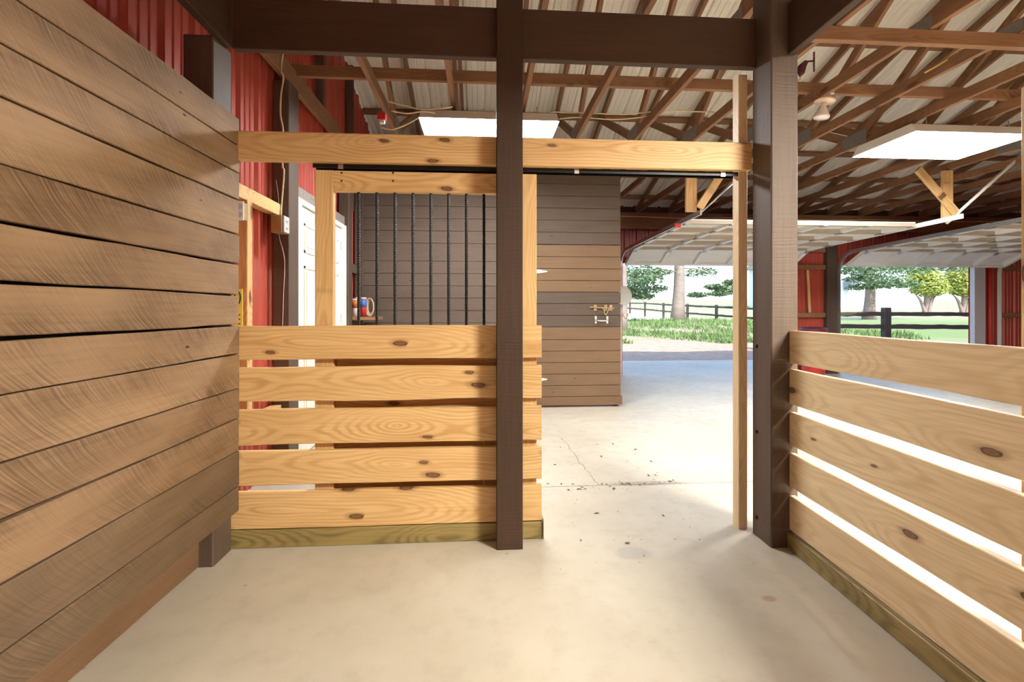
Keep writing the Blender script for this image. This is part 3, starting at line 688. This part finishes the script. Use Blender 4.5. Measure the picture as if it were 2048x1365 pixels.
def garage_door(u0, u1, label):
    t = thing('garage_door', label, 'garage door', ((u0+u1)/2, 7.9, 0), 'overhead garage doors')
    path = [(7.92, 2.015), (7.50, 2.245), (7.02, 2.275), (6.54, 2.29), (6.05, 2.305), (5.56, 2.32)]
    for i in range(5):
        (va, za), (vb, zb) = path[i], path[i+1]
        a, b = Vector(((u0+u1)/2, va, za)), Vector(((u0+u1)/2, vb, zb)); L = (b-a).length-.006
        bx = (b-a).normalized(); up = Vector((0, 0, 1)); nz = (up-bx*up.dot(bx)).normalized()
        Mx = Matrix((Vector((1, 0, 0)), bx, nz)).transposed().to_4x4(); 
        if Mx.determinant() < 0: Mx = Matrix((Vector((-1, 0, 0)), bx, nz)).transposed().to_4x4()
        Mx.translation = (a+b)/2
        W = u1-u0+.06
        bm = bmesh.new(); add_box(bm, (-W/2, -L/2, 0), (W/2, L/2, .012))
        npan = 5
        for k in range(npan):
            x0 = -W/2+.08+k*(W-.16)/npan+.05; x1 = -W/2+.08+(k+1)*(W-.16)/npan-.05
            for p, q2 in (((x0, -L/2+.10), (x1, -L/2+.115)), ((x0, L/2-.115), (x1, L/2-.10)), ((x0, -L/2+.115), (x0+.014, L/2-.115)), ((x1-.014, -L/2+.115), (x1, L/2-.115))):
                add_box(bm, (p[0], p[1], -.007), (q2[0], q2[1], .001))
        s = link('door_section', to_mesh('door_section', bm), M['gdoor'], Mx, t)
        bm = bmesh.new()
        add_box(bm, (-W/2, -L/2, -.045), (W/2, -L/2+.05, -.0005)); add_box(bm, (-W/2, L/2-.05, -.045), (W/2, L/2, -.0005))
        link('section_rail', to_mesh('section_rail', bm), M['gtan_shade'] if i else M['gdoor'], Mx, s)  # painted shadow tan on the rails of all but the lowest section
        bm = bmesh.new()
        for k in range(6):
            x = -W/2+.04+k*(W-.08)/5; add_box(bm, (x-.035, -L/2+.051, -.05), (x+.035, L/2-.051, -.001))
        link('section_stile', to_mesh('section_stile', bm), M['gdoor'], Mx, s)
        bm = bmesh.new()
        for k in range(6):
            x = -W/2+.04+k*(W-.08)/5; add_box(bm, (x-.03, L/2-.06, -.060), (x+.03, L/2+.03, -.0515))
        link('hinge', to_mesh('hinge', bm), M['galv'], Mx, s)
    for u in (u0-.075, u1+.075):
        pth = [(8.02, .02), (8.02, 1.0), (8.02, 1.88)] + [(8.02-.34*(1-math.cos(a)), 1.88+.36*math.sin(a)) for a in [math.pi/2*k/8 for k in range(1, 9)]] + [(6.5, 2.27), (5.02, 2.30)]
        bm = bmesh.new(); prof = [(-.012, -.028), (.012, -.028), (.012, .028), (-.012, .028)]; rings = []
        for i, (v, z) in enumerate(pth):
            p0, p1 = pth[max(i-1, 0)], pth[min(i+1, len(pth)-1)]
            tv = Vector((0, p1[0]-p0[0], p1[1]-p0[1])).normalized(); nn = Vector((1, 0, 0)).cross(tv)
            rings.append([bm.verts.new(Vector((u+a, v, z))+nn*b) for a, b in prof])
        for i in range(len(rings)-1):
            for k in range(4): bm.faces.new((rings[i][k], rings[i][(k+1) % 4], rings[i+1][(k+1) % 4], rings[i+1][k]))
        bm.faces.new(rings[0]); bm.faces.new(rings[-1])
        obj('track', bm, M['galv'] if u < u0 else M['white'], t)
    return t
garage_door(*D1, 'left overhead garage door, rolled up, seen through the stall doorway')
garage_door(D2[0], 9.74, 'right overhead garage door, rolled up, beyond the right post')
def hanger(label, u, v, lean, z0=2.34):
    t = thing('track_hanger', label, 'hanger', (u, v, z0), 'wooden garage track hangers')
    beam('upright', (u, v, z0), (u, v, ZC-.003), .085, .04, M['pine'], t, up=Vector((0, 1, 0)))
    beam('cross_piece', (u+.065, v-.001, z0), (u+.065, v-.001, ZC-.003), .042, .04, M['pine'], t, up=Vector((0, 1, 0)))
    beam('diagonal_brace', (u+.10, v-.05, z0+.04), (u+.10+lean, v-.05, ZC-.003), .09, .038, M['pine'], t, up=Vector((0, 1, 0)))
hanger('wooden track hanger with a diagonal brace left of the doorway post', 2.43, 5.2, .36)
hanger('wooden track hanger with crossed boards right of the post', 5.78, 5.32, -.52)
hanger('wooden track hanger at the far right edge', 6.62, 5.05, .3)
a = at_v(1893, 447, 5.3); b = at_v(2070, 286, 5.0)
tag(tube('angle_strut', [a, b], .018, M['white']), 'white slanting strut at the right, crossing the wooden hanger', 'strut')
t = thing('red_tag', 'small red tag on the left garage door track', 'tag', at_v(1358, 450, 5.4)); box('tag_body', *[tuple(p) for p in ((at_v(1350, 455, 5.4)), (at_v(1362, 447, 5.4)+Vector((0, .02, 0))))], M['redplastic'], t, bev=0)
a = at_v(1399, 428, 5.25); b = at_v(1484, 350, 5.1)
tag(tube('angle_strut', [a, b], .012, M['galv']), 'thin grey slanting strut beside the doorway post, above the left garage door', 'strut')
c = at_v(1241, 593, 7.9); t = thing('work_lamp', 'white round lamp shade hanging left of the left garage door opening', 'lamp', c)
lathe('lamp_shade', [(.02, .0), (.10, .03), (.17, .10), (.16, .10), (.02, .012)], c, M['plastic'], t, axis=Vector((.2, -1, .1)))
tube('cord', spline([c+Vector((0, -.03, -.08)), c+Vector((.03, -.03, -.3)), c+Vector((.09, -.03, -.40)), c+Vector((.13, -.02, -.3))]), .008, M['cablew'], t)
# red barrel, reflector strip
c = at_v(1627, 700, 7.45); t = thing('trash_barrel', 'red plastic barrel with dark lid behind the right fence', 'barrel', (c.x, 7.45, 0))
lathe('barrel_body', [(.15, 0), (.16, .02), (.185, .4), (.20, .82), (.21, .83)], (c.x, 7.45, .001), M['redplastic'], t)
lathe('barrel_lid', [(.215, 0), (.215, .02), (.17, .055), (.03, .065)], (c.x, 7.45, .834), M['maroon'], t)
t = thing('reflector_strip', 'red and white striped strip left of the left garage door', 'marker', (2.47, 7.93, 1.75))
za, zb = at_v(1239, 562, 7.94).z, at_v(1239, 522, 7.94).z
for k in range(4):
    z0 = za+(zb-za)*k/4; box('strip_band', (2.405, 7.94, z0), (2.465, 7.955, z0+(zb-za)/4-.001), M['redplastic' if k % 2 == 0 else 'white'], t, bev=0)
# ------------------------------------------------------------------ outside
def gz(u, v):
    P = [(10.4, 0), (11, .03), (12, .16), (14, .32), (20, .45), (30, .55), (45, 1.15), (70, 2.1), (140, 4.6)]
    z = 0
    for (a, za), (b, zb) in zip(P, P[1:]):
        if a <= v <= b: z = za+(zb-za)*(v-a)/(b-a)
    return z + .28*math.exp(-((u-8.5)/6)**2-((v-20)/5)**2) + (.03*noise.noise(Vector((u*.7, v*.7, 0))) if v > 11 else 0)
bm = bmesh.new()
us = [-40+1.25*i for i in range(33)] + [1+.6*i for i in range(60)] + [37.5+3*i for i in range(50)]
vs = [10.4+.3*i for i in range(40)] + [22.6+1.2*i for i in range(25)] + [54+5*i for i in range(17)]
grid = [[bm.verts.new((u, v, gz(u, v)-.01)) for u in us] for v in vs]
for j in range(len(vs)-1):
    for i in range(len(us)-1): bm.faces.new((grid[j][i], grid[j][i+1], grid[j+1][i+1], grid[j+1][i]))
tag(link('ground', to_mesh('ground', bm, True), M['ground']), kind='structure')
random.seed(5)
bm = bmesh.new()
for k in range(12000):
    u = random.uniform(3.2, 14); v = 12.6+8*random.random()**1.6
    den = noise.noise(Vector((u*.5, v*.6, 3)))
    if den < (-.02 if v < 13.4 else -.16): continue
    h = random.uniform(.05, .17)*(1+.8*max(0, den)); z = gz(u, v)-.01; a = random.uniform(0, 6.28); w = random.uniform(.012, .03)
    dx, dy = math.cos(a)*w, math.sin(a)*w; lx, ly = random.uniform(-.07, .07), random.uniform(-.07, .07)
    p = [bm.verts.new((u-dx, v-dy, z)), bm.verts.new((u+dx, v+dy, z)), bm.verts.new((u+dx*.6+lx*.5, v+dy*.6+ly*.5, z+h*.6)), bm.verts.new((u+lx, v+ly, z+h))]
    bm.faces.new(p)
me = bpy.data.meshes.new('grass_tufts'); bm.to_mesh(me); bm.free()
tag(link('grass_tufts', me, M['grass']), 'green grass and weeds growing outside the left garage door', 'grass', kind='stuff')
def leaves(bm, c, r, n, size, flat=1.):
    for k in range(n):
        d = Vector((random.gauss(0, 1), random.gauss(0, 1), random.gauss(0, 1))).normalized()*(random.random()**.45)
        p = Vector(c)+Vector((d.x*r[0], d.y*r[1], d.z*r[2]))
        s = size*random.uniform(.6, 1.4)
        x = Vector((random.uniform(-1, 1), random.uniform(-1, 1), random.uniform(-.6, .6)*flat)).normalized()
        y = x.cross(Vector((random.uniform(-1, 1), random.uniform(-1, 1), random.uniform(-1, 1)))).normalized()
        q = [bm.verts.new(p+x*s), bm.verts.new(p+y*s*.35), bm.verts.new(p-x*s), bm.verts.new(p-y*s*.35)]
        bm.faces.new(q)
def branch(bm, a, b, r, sag=.3):
    a, b = Vector(a), Vector(b); m = (a+b)/2+Vector((0, 0, sag))
    add_tube(bm, spline([a, m, b], 5), [r*(1-.8*i/10) for i in range(11)], 6)
def tree(name, label, base, h, r, bark, leafm, clumps, n, size, brs, group=None, cat='tree'):
    t = thing(name, label, cat, base, group)
    B = Vector(base); bm = bmesh.new(); pts = []; rr = []
    for i in range(9):
        f = i/8; pts.append(B+Vector((.25*r*math.sin(f*5), .2*r*math.cos(f*4), h*f-.15))); rr.append(r*(1.35-.3*min(1, f*6))*(1-.55*f))
    add_tube(bm, pts, rr, 12)
    obj('trunk', bm, bark, t, True)
    for (p, q2, r2) in brs:
        bm = bmesh.new(); branch(bm, B+Vector(p), B+Vector(q2), r2); obj('branch', bm, bark, t, True)
    bm = bmesh.new()
    for c, rad in clumps: leaves(bm, B+Vector(c), rad, n, size)
    M_ = recenter(bm); me = bpy.data.meshes.new('foliage'); bm.to_mesh(me); bm.free()
    link('foliage', me, leafm, M_, t)
def on_ground(x, d):
    p = at_d(x, 620, d); return Vector((p.x, p.y, gz(p.x, p.y)))
# big pale-barked tree seen through the left garage door
def rel(B, x, y, d): return tuple(at_d(x, y, d)-B)
B = on_ground(1356, 21)
cl = [(rel(B, 1275, 545, 20), (1.2, 1.2, .33)), (rel(B, 1262, 572, 20), (.9, 1, .28)), (rel(B, 1290, 560, 19), (.8, 1, .2)), (rel(B, 1283, 592, 20), (.6, .8, .17)), (rel(B, 1255, 585, 20), (.5, .8, .2)),
      (rel(B, 1455, 578, 21), (.75, .8, .16)), (rel(B, 1428, 574, 21), (.4, .6, .12)), (rel(B, 1465, 565, 21), (.4, .6, .14)), (rel(B, 1340, 480, 21), (3, 2, .7)), (rel(B, 1440, 490, 21), (2.6, 2, .5)), (rel(B, 1310, 512, 20), (1.6, 1.5, .3)), (rel(B, 1262, 548, 22), (1.3, 1.4, .5)), (rel(B, 1300, 578, 22), (.9, 1, .2)), (rel(B, 1310, 548, 21), (.7, 1, .2)), (rel(B, 1400, 545, 24), (1, 1.2, .25)), (rel(B, 1440, 588, 23), (.5, .8, .12)), (rel(B, 1395, 590, 23), (.5, .8, .12))]
tree('shade_tree', 'large pale-barked tree standing outside the left garage door', tuple(B), 6.5, .27, M['bark'], M['leaf'], cl, 330, .10,
     [((0, 0, 2.2), rel(B, 1270, 560, 20), .05), ((0, 0, 2.4), rel(B, 1455, 572, 21), .05), ((0, 0, 3.0), rel(B, 1300, 500, 20), .07), ((0, 0, 2.0), rel(B, 1340, 528, 20.5), .05)])
B = on_ground(1247, 16)
tree('shade_tree', 'slender white-barked tree at the left edge of the left garage door', tuple(B), 4.5, .12, M['bark'], M['leaf'], [((0, 0, 3.6), (1.2, 1, .5))], 250, .08, [])
# far split rail fence beyond the tree
def rail_fence(name, label, posts, hgt, rails, w):
    t = thing(name, label, 'fence', posts[0])
    tops = []
    for p in posts:
        upright('fence_post', (p.x-w/2, p.y-w/2, p.z-.1), (p.x+w/2, p.y+w/2, p.z+hgt), M['rail'], t, bev=.01)
    for a, b in zip(posts, posts[1:]):
        for h in rails: beam('fence_rail', (a.x, a.y, a.z+h), (b.x, b.y, b.z+h), .05, .10, M['rail'], t, warp=.02)
ps = []
for x, y0, y1, d in ((1212, 602, 627, 44), (1260, 604, 630, 39), (1290, 604, 634, 34.5), (1327, 606, 638, 31), (1375, 608, 643, 27.5), (1433, 610, 650, 24.5), (1512, 613, 660, 21.5)):
    p = at_d(x, y0, d); ps.append(Vector((p.x, p.y, p.z-1.12)))
rail_fence('rail_fence', 'thin dark split-rail fence beyond the pale tree', ps, 1.12, (.55, 1.0), .13)
ps = []
for x, y, d in ((1560, 607, 12.9), (1772, 617, 10.9), (1990, 628, 9.9), (2260, 640, 9.3)):
    p = at_d(x, y, d); p.y = max(p.y, 9.2); ps.append(Vector((p.x, p.y, .05)))
ps = [Vector((p.x, p.y, 1.225-1.2)) for p in (at_d(1560, 617, 11.4), at_d(1772, 617, 11.0), at_d(1990, 617, 10.6), at_d(2250, 617, 10.2))]
rail_fence('rail_fence', 'dark two-rail fence close outside the right garage door', ps, 1.22, (.76, 1.06), .15)
# pine, two clipped yews, white house seen through the right garage door
B = on_ground(1739, 31)
cl = [(rel(B, x, y, 29+random.uniform(-2, 2)), (rx, 1.6, rz_)) for x, y, rx, rz_ in ((1705, 538, 1.2, .4), (1730, 538, 1.8, .5), (1775, 540, 1.8, .5), (1820, 538, 1.6, .4), (1860, 530, 1.8, .3), (1910, 532, 1.8, .35), (1725, 556, .6, .25), (1765, 562, 1.2, .3), (1795, 570, .8, .25), (1728, 574, .5, .2), (1760, 500, 4, .9), (1850, 505, 4, .8))]
tree('pine_tree', 'pine with drooping dark branches outside the right garage door', tuple(B), 7, .33, M['bark2'], M['leaf'], cl, 480, .11,
     [((0, 0, 2.6), rel(B, 1690, 568, 29), .05), ((0, 0, 2.8), rel(B, 1800, 565, 29), .05), ((0, 0, 3.2), rel(B, 1700, 540, 29), .06), ((0, 0, 3.3), rel(B, 1940, 548, 29), .07)])
for x, d, lb, w in ((1853, 38, 'yellow-green clipped yew tree left of the other yew by the white house', 1.4), (1928, 38, 'yellow-green clipped yew tree at the right edge of the garage opening', 1.35)):
    B = on_ground(x, d)
    cl = [((0, 0, 2.6), (w, 1.3, 1.1)), ((-.3, 0, 3.2), (w*.9, 1.2, .9)), ((.2, -.2, 2.2), (w, 1.2, .7))]
    tree('yew_tree', lb, tuple(B), 2.6, .30, M['bark2'], M['leaf2'], cl, 2200, .13, [((-.1, 0, .1), (-1.0, 0, 1.7), .16), ((.1, 0, .1), (.9, 0, 1.7), .17), ((0, -.2, .1), (.3, -.3, 1.7), .15)], 'clipped yews', 'tree')
p0, p1 = at_d(1560, 620, 52), at_d(1845, 620, 50); g0 = gz(p0.x, p0.y)
t = thing('white_house', 'long white house far behind the pine tree', 'house', (p0.x, p0.y, 1.1))
bm = bmesh.new()
for k in range(26):
    z0 = g0-.3+k*.2
    vs_ = [(p0.x, p0.y, z0), (p1.x, p1.y, z0), (p1.x, p1.y+.03, z0+.2), (p0.x, p0.y+.03, z0+.2), (p0.x, p0.y+6, z0), (p1.x, p1.y+6, z0), (p1.x, p1.y+6, z0+.2), (p0.x, p0.y+6, z0+.2)]
    v = [bm.verts.new(q3) for q3 in vs_]
    for f in ((0,1,2,3), (5,4,7,6), (1,5,6,2), (4,0,3,7), (3,2,6,7), (0,4,5,1)): bm.faces.new([v[i] for i in f])
obj('siding', bm, M['siding'], t)
a, b = at_d(1692, 577, 50.5), at_d(1706, 557, 50.5)
box('house_window', (a.x, a.y-.8, a.z), (b.x, a.y+.3, b.z), M['windowdark'], t)
bm = bmesh.new(); zt = g0-.3+5.2
v = [bm.verts.new(q3) for q3 in ((p0.x-.4, p0.y-.6, zt), (p1.x+.4, p1.y-.6, zt), (p1.x+.4, p1.y+3, zt+1.6), (p0.x-.4, p0.y+3, zt+1.6), (p0.x-.4, p0.y+6.6, zt), (p1.x+.4, p1.y+6.6, zt))]
for f in ((0,1,2,3), (3,2,5,4), (0,3,4), (1,5,2), (0,4,5,1)): bm.faces.new([v[i] for i in f])
obj('house_roof', bm, M['plate'], t)
# ------------------------------------------------------------------ light
W = bpy.data.worlds.new('sky'); S.world = W; W.use_nodes = True
nt = W.node_tree; bg = nt.nodes['Background']
sky = nt.nodes.new('ShaderNodeTexSky'); sky.sky_type = 'NISHITA'; sky.sun_disc = False
sky.sun_elevation = math.radians(42); sky.sun_rotation = math.radians(200); sky.air_density = 1.0; sky.dust_density = 2.0
tint = nt.nodes.new('ShaderNodeMix'); tint.data_type = 'RGBA'; tint.blend_type = 'MULTIPLY'; tint.inputs[0].default_value = 1; tint.inputs[7].default_value = (.88, .95, 1.0, 1)
nt.links.new(sky.outputs[0], tint.inputs[6]); nt.links.new(tint.outputs[2], bg.inputs[0]); bg.inputs[1].default_value = .25
sun = bpy.data.lights.new('sun', 'SUN'); sun.energy = 3.2; sun.angle = .01; sun.color = (1, .95, .86)
so = bpy.data.objects.new('sun', sun); COL.objects.link(so)
az, el = math.radians(-14), math.radians(42)   # sun behind the barn: light travels towards +v
dirv = Vector((math.sin(az)*math.cos(el), math.cos(az)*math.cos(el), -math.sin(el)))
so.rotation_euler = dirv.to_track_quat('-Z', 'Y').to_euler(); so.location = (0, -5, 12)
for (u0, u1) in (D1, D2):
    p = bpy.data.lights.new('door_portal', 'AREA'); p.shape = 'RECTANGLE'; p.size = u1-u0; p.size_y = DT; p.cycles.is_portal = True
    o = bpy.data.objects.new('door_portal', p); COL.objects.link(o); o.location = ((u0+u1)/2, WB+.05, DT/2)
    o.rotation_euler = Vector((0, -1, 0)).to_track_quat('-Z', 'Y').to_euler()
# ------------------------------------------------------------------ camera
cam = bpy.data.cameras.new('camera'); cam.sensor_width = 36; cam.lens = F*36/2048; cam.shift_y = -(682.5-HY)/2048; cam.clip_start = .02; cam.clip_end = 500
co = bpy.data.objects.new('camera', cam); COL.objects.link(co); co.location = (0, 0, CH); co.rotation_euler = (math.pi/2, 0, -TH)
S.camera = co
vs_ = S.view_settings; vs_.view_transform = 'Standard'; vs_.look = 'None'; vs_.gamma = 1; vs_.use_curve_mapping = False; vs_.exposure = 1.33
